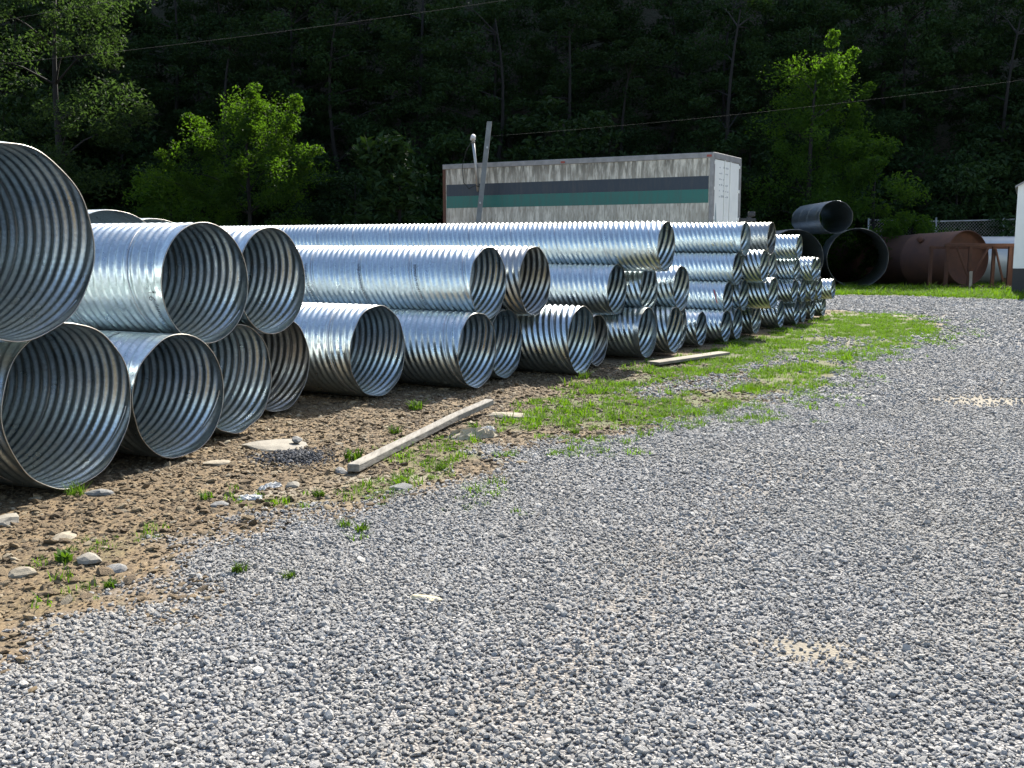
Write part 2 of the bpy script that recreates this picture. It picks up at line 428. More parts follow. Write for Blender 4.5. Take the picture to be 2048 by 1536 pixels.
put('B10', 9.24, -.2, .72, 'pipe on the ground with a smooth rolled collar above the ground board', group=G2, dents=DENT2, flat=True, **MID)
put('B11', 9.96, -.33, .70, 'pipe mouth on the ground touching the collared pipe, board lying before it', group=G2, dents=DENT, **MID)
put('B11b', 10.67, -.12, .70, 'pipe mouth on the ground just behind the one at the ground board', group=G2, dents=DENT, **MID)
SM = dict(n=60, seg=6)
put('B12', 11.3, -.25, .55, 'first small pipe on the ground, right of the board and lower than its neighbours', group=G3, **SM)
put('B13', 12.0, -.42, .55, 'small ground pipe with bright top, second of the far stack from the left', group=G3, dents=DENT, **SM)
put('B14', 12.66, -.4, .55, 'third small ground pipe of the far stack from the left', group=G3, **SM)
put('B14h', 13.26, .6, .55, 'recessed small pipe hidden deep in the far stack', group=G3, L=5, **SM)
put('B15', 13.82, -.36, .55, 'fourth small ground pipe of the far stack, mouth turned widest to view', group=G3, dents=DENT, axis=-58, **SM)
put('B15h', 14.38, .5, .55, 'recessed small pipe hidden deep in the far stack', group=G3, L=5, **SM)
put('B15i', 14.94, .2, .55, 'recessed small pipe hidden deep in the far stack', group=G3, L=5, **SM)
put('B16', 15.5, -.33, .55, 'fifth small ground pipe of the far stack, lone bright rim in the shade', group=G3, **SM)
put('B16h', 16.03, .3, .5, 'recessed small pipe hidden deep in the far stack', group=G3, L=5, **SM)
put('B17', 16.54, -.36, .5, 'sixth small ground pipe of the far stack, close beside the seventh', group=G3, **SM)
put('B18', 17.05, -.36, .5, 'seventh small ground pipe of the far stack', group=G3, **SM)
put('B18h', 17.56, .3, .5, 'recessed small pipe hidden deep in the far stack', group=G3, L=5, **SM)
put('B19', 18.07, -.28, .5, 'eighth small ground pipe of the far stack, last but one on the ground', group=G3, **SM)
put('B19h', 18.58, .3, .5, 'recessed small pipe hidden deep in the far stack', group=G3, L=5, **SM)
put('B20', 19.09, -.27, .47, 'last small ground pipe at the right end of the far stack', group=G3, dents=DENT, **SM)
# second tier
put('T1', 0, -.33, 1.2, 'big upper pipe at the left edge, highest and nearest mouth of all', on=('B0', 'B1'), axis=-66, group=G1, L=5.0, dents=((2.2, .01, .6, .4),), **NEAR)
put('M1', 0, .25, .96, 'upper pipe with handwritten 16 on its flat collar near the left', on=('B2', 'B3'), axis=-64, group=G1, flat=True, roll=0, L=5.0, **NEAR)
put('M2', 0, .5, .95, 'upper pipe directly behind and right of the pipe marked 16', on=('B3', 'B4'), axis=-66, group=G1, flat=True, dents=DENT, L=5.0, **NEAR)
put('U1', 0, .33, .86, 'upper middle pipe with long bright barrel and three black stencil bands', on=('B6', 'B7'), axis=-62, group=G2, dents=DENT2, L=4.6, **NEAR)
put('U2', 0, .2, .86, 'upper middle pipe showing a round brownish mouth right of the stencilled pipe', on=('B7', 'B8'), axis=-62, group=G2, mat=GALV_OLD, dents=DENT, **NEAR)
put('U3', 0, .12, .71, 'second-tier pipe with bright barrel under the longest top pipe, left of three mouths', on=('H1', 'B10'), group=G2, dents=DENT, **MID)
put('U4', 0, -.05, .70, 'second-tier pipe, middle of three mouths under the longest top pipe', on=('B10', 'B11'), group=G2, dents=DENT2, **MID)
put('U5', 0, -.28, .70, 'second-tier pipe, right of three mouths under the longest top pipe', on=('B11', 'B11b'), group=G2, dents=DENT, **MID)
put('T2', 0, -.45, .72, 'longest pipe on top of the middle stack, its barrel crossing below the trailer', on=('U3', 'U4'), axis=-62, group=G2, dents=DENT2, L=9.2, **MID)
put('S1', 0, -.33, .56, 'small second-tier pipe with a red paint line near its mouth', on=('B13', 'B14'), group=G3, dents=DENT, **SM)
put('S2', 0, -.4, .56, 'small second-tier mouth just right of the one with the red line', on=('B14', 'B14h'), group=G3, **SM)
put('S3', 0, -.74, .57, 'small second-tier pipe jutting furthest out of the far stack', on=('B14h', 'B15'), group=G3, dents=DENT, axis=-59, **SM)
put('S3h', 0, .1, .55, 'recessed small pipe hidden deep in the far stack', on=('B15', 'B15h'), group=G3, L=5, **SM)
put('S3i', 0, .0, .55, 'recessed small pipe hidden deep in the far stack', on=('B15h', 'B15i'), group=G3, L=5, **SM)
put('S3j', 0, .0, .55, 'recessed small pipe hidden deep in the far stack', on=('B15i', 'B16'), group=G3, L=5, **SM)
put('S3k', 0, .0, .5, 'recessed small pipe hidden deep in the far stack', on=('B16', 'B16h'), group=G3, L=5, **SM)
put('S4', 0, -.37, .5, 'small second-tier pipe of the far end showing a length of bright barrel', on=('B16h', 'B17'), group=G3, **SM)
put('S5', 0, -.4, .5, 'small second-tier mouth of the far end beside the bright barrel', on=('B17', 'B18'), group=G3, **SM)
put('S6', 0, -.47, .5, 'small second-tier pipe of the far end, third mouth from the bright barrel', on=('B18', 'B18h'), group=G3, dents=DENT, **SM)
put('S7', 0, -.48, .5, 'small second-tier pipe of the far end, fourth mouth from the bright barrel', on=('B18h', 'B19'), group=G3, **SM)
put('S7h', 0, .0, .48, 'recessed small pipe hidden deep in the far stack', on=('B19', 'B19h'), group=G3, L=5, **SM)
put('S8', 0, -.52, .45, 'smallest pipe jutting out at the very right end of the far stack', on=('B19h', 'B20'), group=G3, dents=DENT, **SM)
# third tier
put('R1', 0, -.38, .56, 'small third-tier pipe with long blue barrel above the red-lined pipe', on=('S1', 'S2'), group=G3, **SM)
put('R2', 0, -.66, .57, 'small third-tier pipe jutting out right of the long blue barrel', on=('S2', 'S3'), group=G3, dents=DENT, **SM)
put('R2h', 0, -.1, .55, 'recessed small pipe hidden deep in the far stack', on=('S3', 'S3h'), group=G3, L=5, **SM)
put('R3', 0, -.46, .54, 'small third-tier mouth set back right of the jutting third-tier pipe', on=('S3h', 'S3i'), group=G3, **SM)
put('R3h', 0, 0, .52, 'recessed small pipe hidden deep in the far stack', on=('S3i', 'S3j'), group=G3, L=5, **SM)
put('R3i', 0, 0, .5, 'recessed small pipe hidden deep in the far stack', on=('S3j', 'S3k'), group=G3, L=5, **SM)
put('R3j', 0, 0, .5, 'recessed small pipe hidden deep in the far stack', on=('S3k', 'S4'), group=G3, L=5, **SM)
put('R4', 0, -.33, .5, 'small third-tier pipe of the far end with magenta smudge below the topmost pipe', on=('S4', 'S5'), group=G3, **SM)
put('R5', 0, -.55, .5, 'small third-tier pipe of the far end with glaring white top', on=('S5', 'S6'), group=G3, **SM)
put('R6', 0, -.5, .48, 'small third-tier pipe at the right end, partly behind the glaring one', on=('S6', 'S7'), group=G3, **SM)
# top tier
put('T3', 0, -.42, .58, 'top pipe of the far stack with long bright barrel before the trailer end', on=('R1', 'R2'), group=G3, flat=True, **SM)
put('T4', 0, -.5, .58, 'smooth short-looking top pipe with brown mouth, second of the far stack top', on=('R2h', 'R3'), group=G3, mat=GALV_OLD, amp=.006, **SM)
put('T5', 0, -.42, .5, 'last top pipe of the far stack, in front of the dark pipes', on=('R3j', 'R4'), group=G3, **SM)
# big pipes of the row behind, only their crowns show
GB = 'very large pipes lying behind the row'
pipe('K1', 0, 0, 1.03, 2.06, 'very large pipe behind the row, left crown over the pipe marked 16', xy=(-5.2, 13.5), L=3.0, group=GB, n=96, seg=6)
pipe('K2', 0, 0, 1.01, 2.02, 'very large pipe behind the row, right and lower of two crowns', xy=(-5.5, 16.0), L=3.0, group=GB, n=96, seg=6)
# dull dark pipes in the shade at the far end
GD = 'dark pipes at the far end of the yard'
XK = dict(n=72, seg=4, amp=.014, pitch=.15, hand=-1)
pipe('X3', 0, 0, 1.1, 2.26, 'very large dark pipe mouth facing the viewer at the far end', xy=(13.15, 39.3), axis=14, L=5.5, mat=GALV_DARK, group=GD, **XK)
pipe('X2', 0, 0, 1.08, 2.22, 'very large dark pipe left of its twin, half behind the far stack', xy=(10.85, 39.7), axis=6, L=5.5, mat=GALV_DARK, group=GD, **XK)
pipe('X1', 0, 0, 2.64, 1.26, 'dull blue-grey pipe lying on top of the two very large dark pipes', xy=(12.2, 39.1), axis=2.5, L=4.6, mat=GALV_DARK, group=GD, **XK)

# ------------------------------------------------------------------ markings on pipes (ink follows the barrel)
def on_barrel(pid, strokes, name, mat, Rr, width=.007, lift=.003, label=None):
    """strokes: polylines of (s along the axis, angle in degrees); a ribbon just above the sheet"""
    t = PIPES[pid]; mb = MB()
    for st in strokes:
        P = [Vector(((Rr+lift)*math.cos(R(a)), s, (Rr+lift)*math.sin(R(a)))) for s, a in st]
        for p, q in zip(P[:-1], P[1:]):
            d = (q-p).normalized(); nrm = Vector((p.x, 0, p.z)).normalized(); w = d.cross(nrm)*width/2; e = d*width*.3
            mb.add([p-w-e, q-w+e, q+w+e, p+w-e], [(0, 1, 2, 3)])
    o = mb.build(name, mat, t)
    return o
deg = lambda m_, Rr: math.degrees(m_/Rr)
# angle 0 = local +X (right/away), 180 = local -X (towards viewer); viewer side of the barrel is near 180..215
r_ = .475
b0 = 184
def glyph(pts, s0, a0, h):   # small letter drawn with its top turned towards the mouth
    return [[(s0 - y*h, a0 + deg(x*h, r_)) for x, y in st] for st in pts]
one = [[(.25, .75), (.45, 1), (.45, 0)]]
six = [[(.75, .95), (.4, .75), (.2, .35), (.35, .02), (.65, .02), (.75, .3), (.55, .5), (.25, .35)]]
strokes = glyph(one, .135, b0, .055) + glyph(six, .135, b0+5, .055)
on_barrel('M1', strokes, 'handwritten_number', INK, r_, .006)
dash = []
rr = random.Random(4); a = b0+14
while a < b0+46:
    w = rr.uniform(.5, 1.4)
    for q in range(2): dash.append([(.09+rr.uniform(-.008, .008), a), (.07+rr.uniform(-.012, .012), a+w)])
    a += w+rr.uniform(.8, 1.6)
on_barrel('M1', dash, 'stencil_band', INK, r_, .004)
for k, s0 in enumerate((.75, 1.55, 2.35)):
    dash = []; a = 150
    while a < 216:
        w = rr.uniform(.8, 1.6); sx = s0 - (a-150)/360*.72
        dash.append([(sx+rr.uniform(-.012, .004), a), (sx+.02+rr.uniform(-.006, .01), a+w*rr.choice((0, 1)))])
        if rr.random() < .5: dash.append([(sx, a+.2), (sx+.004, a+w)])
        a += w+rr.uniform(.3, .9)
    on_barrel('U1', dash, 'stencil_band', INK, .43, .0045, .001)
on_barrel('S1', [[(.17, 150), (.14, 165), (.12, 180), (.1, 195)]], 'red_paint_line', RED, .28, .016, .001)
on_barrel('U4', [[(.4+.05*(i % 2), 148+i*5), (.45-.05*(i % 3), 152+i*5)] for i in range(7)], 'stencil_band', INK, .35, .008, .001)
on_barrel('R4', [[(.5, 178), (.42, 186), (.36, 182)]], 'magenta_smudge', RED, .25, .012, .001)

# ------------------------------------------------------------------ old box trailer behind the row
m = NT('weathered_trailer_skin'); co = m.coord('Object', (1, 1, .16)); co2 = m.coord('Object')
st = m.noise(co, 7, 6, .65); st2 = m.noise(co, 22, 4, .6); bl = m.noise(co2, 1.4, 4, .6)
sx = m.n('ShaderNodeSeparateXYZ'); m.l(co2, sx.inputs[0])
hgt = m.n('ShaderNodeMapRange'); m.l(sx.outputs[2], hgt.inputs[0])
hgt.inputs[1].default_value = 3.2; hgt.inputs[2].default_value = 4.05; hgt.inputs[3].default_value = .5; hgt.inputs[4].default_value = 1.0
c = m.mix(m.ramp(bl, [(.3, 0), (.7, 1)]), (.7, .65, .55), (.56, .52, .43))
c = m.mix(m.math('MULTIPLY', m.ramp(st, [(.4, 0), (.56, 1)]), hgt.outputs[0]), c, (.11, .1, .075))
c = m.mix(m.math('MULTIPLY', m.ramp(st2, [(.48, 0), (.62, 1)]), .6), c, (.22, .18, .13))
m.col(c); m.set(Roughness=.6); SKIN = m.m
def mat_band(name, c1, c2):
    m = NT(name); co = m.coord('Object', (1, 1, .16)); n = m.noise(co, 9, 5, .65)
    m.col(m.mix(m.ramp(n, [(.45, 0), (.7, 1)]), c1, c2)); m.set(Roughness=.5); return m.m
NAVY = mat_band('navy_stripe_paint', (.018, .03, .045), (.04, .045, .05)); TEAL = mat_band('teal_stripe_paint', (.015, .13, .105), (.04, .1, .085))
WHITE = mat_plain('white_door_paint', (.84, .83, .77), .5, .1, 1.6); FRAME = mat_plain('grey_trailer_rail', (.3, .29, .28), .6, .35, 4, .2)
tr = empty('box_trailer', (5.52, 28.6, 0), R(150)); TL, TW, TB, TT = 8.9, 2.44, 1.15, 4.1
tag(tr, 'weathered white box trailer with navy and teal stripes behind the pipes', 'trailer')
MB().box((.1, -.05, TB+.12), (TL-.1, 0, TT-.13)).build('side_panel', SKIN, tr)
MB().box((.1, -TW, TB+.12), (TL-.1, -TW+.05, TT-.13)).build('side_panel', SKIN, tr)
MB().box((TL-.06, -TW+.1, TB+.12), (TL, -.1, TT-.13)).build('front_panel', SKIN, tr)
MB().box((.02, -TW+.03, TT-.03), (TL-.02, -.03, TT)).build('roof', FRAME, tr)
for yy in (-.06, -TW-.02): MB().box((0, yy, TT-.14), (TL, yy+.085, TT+.012)).build('top_rail', FRAME, tr, bevel=.01)
for yy in (-.06, -TW-.02): MB().box((0, yy, TB-.06), (TL, yy+.085, TB+.13)).build('bottom_rail', FRAME, tr, bevel=.01)
MB().box((0, -TW+.02, TT-.15), (.1, -.06, TT+.02)).build('rear_header', FRAME, tr, bevel=.01)
MB().box((0, -TW+.02, TB-.1), (.12, -.06, TB+.12)).build('rear_sill', FRAME, tr, bevel=.01)
for xx, mm in ((-.004, FRAME), (TL-.11, RUST)):
    for yy in (-.12, -TW-.015):
        MB().box((xx, yy, TB), (xx+.115, yy+.135, TT-.1)).build('corner_post', mm, tr, bevel=.01)
for k in range(2):
    y0 = -TW+.13+k*(TW-.25)/2
    d = MB().box((.02, y0+.01, TB+.13), (.06, y0+(TW-.25)/2-.01, TT-.16)).build('door', WHITE, tr, bevel=.006)
    yb = y0+.25 if k else y0+(TW-.25)/2-.25
    MB().tube([(.0, yb, TB+.1), (.0, yb, TT-.15)], .018).build('lock_rod', WHITE, d)
    for zz in (1.5, 2.3, 3.1, 3.8):
        MB().box((-.005, (y0+(TW-.25)/2-.06) if k else y0-.02, zz), (.03, (y0+(TW-.25)/2+.06) if k else y0+.1, zz+.09)).build('hinge', WHITE, d)
    # scribbled grey lettering high on the doors, too worn to read
mb = MB(); rq = random.Random(9)
for i in range(6):
    for j in range(5):
        y0 = -.55-j*.17; z0 = 3.72-i*.16
        if rq.random() < .75: mb.box((.012, y0-rq.uniform(.04, .13), z0), (.0195, y0, z0+rq.uniform(.02, .06)))
mb.build('worn_lettering', mat_plain('faded_lettering', (.5, .51, .5), .6), tr)
MB().add([(.012, -.22, 2.2), (.012, -.38, 2.2), (.012, -.3, 2.75), (.0195, -.22, 2.2), (.0195, -.38, 2.2), (.0195, -.3, 2.75)],
         [(0, 1, 2), (3, 5, 4), (0, 3, 4, 1), (1, 4, 5, 2), (2, 5, 3, 0)]).build('decal', mat_plain('grey_decal', (.3, .36, .36), .5), tr)
MB().box((.13, 0, 3.12), (TL-.13, .004, 3.48)).build('navy_stripe', NAVY, tr)
MB().box((.13, 0, 2.75), (TL-.13, .004, 3.1195)).build('teal_stripe', TEAL, tr)
for xx in (.05, 4.55): MB().box((xx, .027, TT-.11), (xx+.14, .05, TT-.05)).build('marker_light', mat_plain('red_lens', (.3, .05, .03), .3), tr, bevel=.008)
for i in range(1, 7):          # rivet strips between the sheets
    xx = .1+i*(TL-.2)/7
    for zz in np.arange(1.45, 3.95, .14):
        pass
    MB().box((xx-.02, 0, TB+.14), (xx+.02, .0025, 2.745)).build('sheet_joint', SKIN, tr)
    MB().box((xx-.02, 0, 3.484), (xx+.02, .0025, TT-.15)).build('sheet_joint', SKIN, tr)
for xx in (1.1, 2.3):
    for yy in (-.35, -TW+.1):
        w = obj('wheel', None, None, tr); w.location = (xx, yy, .5)
        MB().tube([(0, -.02, 0), (0, .25, 0)], .5, 24).build('tyre', RUBBER, w, True); MB().tube([(0, .2, 0), (0, .262, 0)], .28, 20).build('rim', FRAME, w)
for yy in (-.4, -TW+.3): MB().box((6.9, yy-.06, -.03), (7.02, yy+.06, TB)).build('landing_leg', FRAME, tr)

# service mast fixed to the trailer side and leaning steel post before it
ms = empty('service_mast', (-1.13, 32.35, 3.2)); tag(ms, 'thin grey conduit mast with white cap on the trailer side', 'mast')
MB().tube([(.08, 0, .05), (0, 0, .9), (-.07, -.02, 1.55)], .045, 10).build('conduit', ALU, ms, True)
MB().tube([(-.07, -.02, 1.53), (-.075, -.03, 1.62), (-.06, -.12, 1.7), (-.05, -.2, 1.62)], [.07, .085, .075, .05], 12).build('weather_cap', WHITE_CAP, ms, True)
MB().tube([(-.07, -.15, 1.62), (-.26, -.22, 1.3), (-.4, -.22, .8), (-.36, -.2, .3), (-.2, -.15, .12), (0, -.1, .22), (.2, -.1, .15)], .012, 6).build('drip_loop', CABLE, ms, True)
MB().box((-.03, .0, .35), (.09, .14, .42)).build('bracket', FRAME, ms)
po = empty('leaning_post', (-1.3, 31.75, -.03)); tag(po, 'leaning square steel post in front of the trailer', 'post')
mb = MB(); x0, x1, h_ = 0, .62, 5.32
for (ax, ay, bx, by) in ((-.075, -.06, .075, -.045), (-.075, -.045, -.06, .06), (.06, -.045, .075, .06)):
    mb.add([(ax, ay, 0), (bx, ay, 0), (bx, by, 0), (ax, by, 0), (ax+x1, ay, h_), (bx+x1, ay, h_), (bx+x1, by, h_), (ax+x1, by, h_)],
           [(0, 3, 2, 1), (4, 5, 6, 7), (0, 1, 5, 4), (1, 2, 6, 5), (2, 3, 7, 6), (3, 0, 4, 7)])
mb.build('channel', mat_plain('dull_post_steel', (.2, .21, .21), .6, .3, 3, .5), po)
MB().tube([(.55, -.12, 4.55), (.55, .1, 4.55)], .03, 8).build('bolt', ALU, po); MB().tube([(.33, -.12, 2.9), (.33, .1, 2.9)], .03, 8).build('bolt', ALU, po)

def wire(label, p, q, sag, rad=.0055, n=24):
    p, q = Vector(p), Vector(q); P = [p.lerp(q, i/n) - Vector((0, 0, sag*4*(i/n)*(1-i/n))) for i in range(n+1)]
    o = MB().tube([a-p for a in P], rad, 6).build('overhead_wire', CABLE, None, True); o.location = p
    return tag(o, label, 'wire', 'overhead wires before the trees')
wire('long overhead wire rising from the left edge to the top middle', (-20, 30, 6.2), (9, 27, 9.2), .35)
wire('short overhead wire crossing the top left corner', (-20, 30, 7.1), (-3, 28, 9.4), .2)
wire('thin overhead wire running from the leaning post up to the right', (-.72, 31.7, 4.85), (22, 33, 7.6), .25, .0032)

# small black steel bracket sticking up behind the far stack
bk = empty('steel_bracket', (5.75, 25.2, -.02)); tag(bk, 'small black steel bracket peeking over the top pipes beside the trailer end', 'bracket')
MB().box((-.05, -.05, 0), (.05, .05, 2.3)).build('post', BLACK, bk); MB().box((-.22, -.06, 2.18), (.16, .06, 2.26)).build('crossbar', BLACK, bk)
MB().box((-.02, -.08, 2.3), (.14, .08, 2.42)).build('head', BLACK, bk, bevel=.02)

# ------------------------------------------------------------------ rusty tank, rack and pale tank at the far right
tk = empty('rusty_tank', (17.6, 39.9, 1.1), R(21)); tk.rotation_euler = (R(-2.6), 0, R(21))
tag(tk, 'rusty brown steel tank with recessed end lying on the grass', 'tank')
rt = 1.06; prof = [(.001, .34), (rt*.5, .32), (rt*.9, .3), (rt-.03, .26), (rt-.02, .0), (rt, .0), (rt, .1), (rt, 2.4), (rt+.012, 2.42), (rt+.012, 2.5), (rt, 2.52), (rt, 5.0), (rt+.012, 5.02), (rt+.012, 5.1), (rt, 5.12), (rt, 7.4), (rt*.7, 7.5), (0.001, 7.55)]
def lathe_y(prof, n=56):
    V = []; F = []
    for r0, y0 in prof:
        for k in range(n): t = 2*math.pi*k/n; V.append((max(r0, .001)*math.cos(t), y0, max(r0, .001)*math.sin(t)))
    for i in range(len(prof)-1):
        for k in range(n): F.append((i*n+k, (i+1)*n+k, (i+1)*n+(k+1) % n, i*n+(k+1) % n))
    return new_mesh('lathe', V, np.array(F), True)
obj('end_cap', lathe_y(prof[:5]), RUST, tk); obj('shell', lathe_y(prof[4:]), RUST_TANK, tk)
MB().tube([(-.78, 1.6, .72), (-.92, 1.6, .84)], .12, 16).build('port', RUST, tk, True)
pt = empty('pale_tank', (21.9, 43.2, .95), R(70)); tag(pt, 'pale galvanized tank lying behind the rusty rack', 'tank')
obj('shell', lathe_y([(0.001, -.1), (.6, -.08), (.95, 0), (1.0, .08), (1.0, 5.6), (.9, 5.7), (.001, 5.75)]), mat_plain('pale_tank_paint', (.42, .45, .46), .45, .15, 2, .3), pt)
for yy in (1.0, 4.2): MB().box((-.7, yy, -1.1), (.7, yy+.25, -.72)).build('saddle', RUST, pt)

rk = empty('steel_rack', (15.9, 38.6, -.05)); tag(rk, 'rusty steel pipe rack with diagonal braces in front of the rusty tank', 'rack')
for x0, y0, h_ in ((-.12, .3, 1.62), (.25, -.25, 1.72), (1.1, -.25, 1.62), (2.0, -.2, 1.6), (2.6, -.2, 1.6), (2.95, .35, 1.6), (3.35, -.2, 1.6)):
    MB().box((x0-.055, y0-.055, 0), (x0+.055, y0+.055, h_)).build('post', RUST, rk)
MB().box((.12, -.31, 1.58), (3.6, -.19, 1.7)).build('top_beam', RUST, rk, bevel=.01)
MB().box((-.2, .24, 1.5), (3.6, .36, 1.6)).build('top_beam', RUST, rk, bevel=.01)
MB().box((.3, -.36, .04), (3.5, -.24, .16)).build('bottom_beam', RUST, rk, bevel=.01)
for a_, b_ in (((.55, -.33, 1.57), (1.02, -.33, .5)), ((1.75, -.33, 1.57), (1.18, -.33, .5)), ((2.0, -.33, 1.5), (2.35, -.33, .3))):
    MB().tube([a_, b_], .045, 6).build('brace', RUST, rk)
def simple_board(name, p, q, w, h_, mat, label, cat, group=None):
    p, q = Vector(p), Vector(q); d = q-p; o = empty(name, p, math.atan2(d.y, d.x))
    L = d.length
    ob = MB().box((0, -w/2, 0), (L, w/2, h_)).build(name, mat, None, bevel=min(w, h_)*.12)
    bpy.data.objects.remove(o)
    ob.location = p; ob.rotation_euler = (0, -math.asin(max(-1, min(1, d.z/L))), math.atan2(d.y, d.x))
    return tag(ob, label, cat, group)
simple_board('wooden_board', (17.3, 38.0, -.02), (18.7, 38.25, .03), .12, .06, WOOD_PALE, 'pale board lying on the grass under the rusty rack', 'board')
simple_board('wooden_post', (16.95, 38.05, -.02), (16.98, 38.15, .62), .1, .1, WOOD_PALE, 'short pale stake standing before the rusty rack', 'stake')
simple_board('wooden_board', (19.1, 38.1, .0), (19.9, 38.2, .12), .3, .05, WOOD_PALE, 'pale board end beside the white shed at the right edge', 'board')

# chain link fence behind the tanks
fe = empty('chain_link_fence', (15.8, 46.0, -.15)); tag(fe, 'sagging chain link fence above the rusty tank at the far right', 'fence')
FW, FH = 9.0, 2.9
for i in range(4):
    MB().tube([(i*3.0, 0, 0), (i*3.0, 0, FH+.05)], .04, 8).build('post', ALU, fe, True)
MB().tube([(0, 0, FH-.05), (3, 0, FH-.12), (6, 0, FH-.05), (FW, 0, FH+.05)], .03, 6).build('top_rail', ALU, fe, True)
mb = MB(); stp = .14
for i in range(int((FW+FH)/stp)):
    for sgn in (1, -1):
        x0 = i*stp - (FH if sgn > 0 else 0); z0, z1 = .05, FH-.08
        p = [x0, z0]; q = [x0+(z1-z0), z1]
        if p[0] < 0: p = [0, z0-p[0]]
        if q[0] > FW: q = [FW, z1-(q[0]-FW)]
        if q[1] <= p[1]: continue
        a_, b_ = (p, q) if sgn > 0 else ([FW-p[0], p[1]], [FW-q[0], q[1]])
        mb.tube([(a_[0], .006*sgn, a_[1]), (b_[0], .006*sgn, b_[1])], .0045, 3, False)
me = mb.build('mesh_panel', ALU, fe); me['kind'] = 'stuff'

# white shed on dark skids at the right edge
sh = empty('white_shed', (16.12, 33.2, 0), R(-26.5)); tag(sh, 'white metal shed on dark skids cut off by the right edge', 'shed')
SW, SDp, z0, ze, zr = 2.6, 4.5, .85, 3.45, 4.2
mb = MB().add([(0, 0, z0), (SW, 0, z0), (SW, 0, ze), (SW/2, 0, zr), (0, 0, ze), (0, SDp, z0), (SW, SDp, z0), (SW, SDp, ze), (SW/2, SDp, zr), (0, SDp, ze)],
  [(0, 1, 2, 3, 4), (9, 8, 7, 6, 5), (0, 4, 9, 5), (1, 6, 7, 2), (0, 5, 6, 1), (2, 7, 8, 3), (3, 8, 9, 4)])
mb.build('wall', WHITE, sh)
for s_ in (-1, 1):
    xa, xb = (-.08, SW/2) if s_ < 0 else (SW+.08, SW/2)
    za = ze-.05
    MB().add([(xa, -.1, za), (xb, -.1, zr+.01), (xb, SDp+.1, zr+.01), (xa, SDp+.1, za), (xa, -.1, za+.06), (xb, -.1, zr+.07), (xb, SDp+.1, zr+.07), (xa, SDp+.1, za+.06)],
       [(0, 1, 2, 3), (7, 6, 5, 4), (0, 4, 5, 1), (1, 5, 6, 2), (2, 6, 7, 3), (3, 7, 4, 0)]).build('roof_panel', FRAME, sh)
for yy in (.3, SDp-.5):
    for xx in (.15, SW-.45): MB().box((xx, yy, -.05), (xx+.3, yy+.3, z0-.01)).build('skid_block', BLACK, sh)
MB().box((0, .02, .0), (SW, .08, z0-.01)).build('skirt', BLACK, sh); MB().box((.02, .1, .0), (.08, SDp, z0-.01)).build('skirt', BLACK, sh)
for i in range(1, 6): MB().box((i*SW/6-.012, -.012, z0+.02), (i*SW/6+.012, 0, ze)).build('wall_rib', WHITE, sh)

# ------------------------------------------------------------------ things lying on the ground
def gz(x, y): return float(ground_z(np.array([x]), np.array([y]))[0])
def rock_mesh(seed, sub=2, sharp=.35, flat=.6):
    rg = np.random.default_rng(seed); bm = bmesh.new(); bmesh.ops.create_icosphere(bm, subdivisions=sub, radius=1)
    planes = [(Vector(rg.normal(size=3)).normalized(), rg.uniform(.55, .9)) for _ in range(11)]
    for v in bm.verts:
        for nrm, d in planes:
            e = v.co.dot(nrm)-d
            if e > 0: v.co -= nrm*e*.92
        v.co *= 1+sharp*.12*rg.normal(); v.co.z *= flat
    me = bpy.data.meshes.new('rock'); bm.to_mesh(me); bm.free(); return me
ROCKM = mat_plain('pale_sandstone', (.33, .285, .21), .9, .35, 3, 0, .5); ROCKG = mat_plain('grey_limestone', (.25, .245, .23), .9, .4, 3, 0, .5)
ROCKW = mat_plain('pale_grey_stone', (.28, .255, .21), .9, .25, 3, 0, .4)
def rock(x, y, sx, sy, sz, mat, label, seed, rz=None):
    me = rock_mesh(seed, 2); o = obj('rock', me, mat); o.location = (x, y, gz(x, y)+sz*.12); o.scale = (sx, sy, sz)
    o.rotation_euler = (random.uniform(-.1, .1), random.uniform(-.1, .1), rz if rz is not None else random.uniform(0, 6))
    return tag(o, label, 'rock', 'loose rocks on the dirt')
rock(-1.93, 8.2, .27, .34, .06, ROCKW, 'large flat pale stone slab on the dirt beside the dark gravel heap', 1, .3)
rock(-1.75, 8.22, .06, .05, .05, ROCKG, 'small dark stone lying on the large flat slab', 2).location.z += .05
rock(.02, 9.62, .26, .12, .06, ROCKM, 'long flat tan stone in the grass past the end of the beam', 3, .1)
rock(-.22, 8.95, .1, .07, .06, ROCKG, 'dark stone beside the crumpled rag near the beam', 4)
rock(-2.98, 5.87, .13, .1, .07, ROCKW, 'pale stone at the left edge below the largest pipe mouth', 5)
rock(-2.5, 5.56, .11, .07, .05, ROCKM, 'flat tan stone on the dirt at the lower left, left of the white stone', 6)
rock(-2.7, 6.52, .11, .05, .06, ROCKG, 'grey stone right of the weed under the largest pipe mouth', 7, .1)
rock(-2.19, 5.15, .09, .07, .06, ROCKW, 'whitish stone beside the broad-leaved weed at the lower left', 8)
rock(-2.0, 5.0, .06, .05, .05, ROCKG, 'small grey stone right of the whitish stone at the lower left', 9)
rock(-2.2, 7.48, .13, .08, .04, ROCKM, 'flat tan stone on the dirt below the mouth with the wide collar', 10)
rock(-1.83, 6.25, .07, .05, .05, ROCKG, 'grey stone on the dirt left of the white scraps', 11)
rock(-.74, 6.66, .1, .07, .05, ROCKG, 'grey stone at the gravel edge below the near end of the beam', 12)
rock(-.66, 9.1, .12, .07, .05, ROCKG, 'grey stone left of the middle of the beam', 13)
rock(-1.0, 7.85, .08, .06, .04, ROCKG, 'dark stone left of the near half of the beam', 14)
rock(-2.45, 4.95, .1, .07, .05, ROCKM, 'tan stone near the lower left corner above the grass', 15)
rock(-1.22, 7.2, .07, .05, .06, ROCKG, 'dark stone under the near end of the beam', 16)
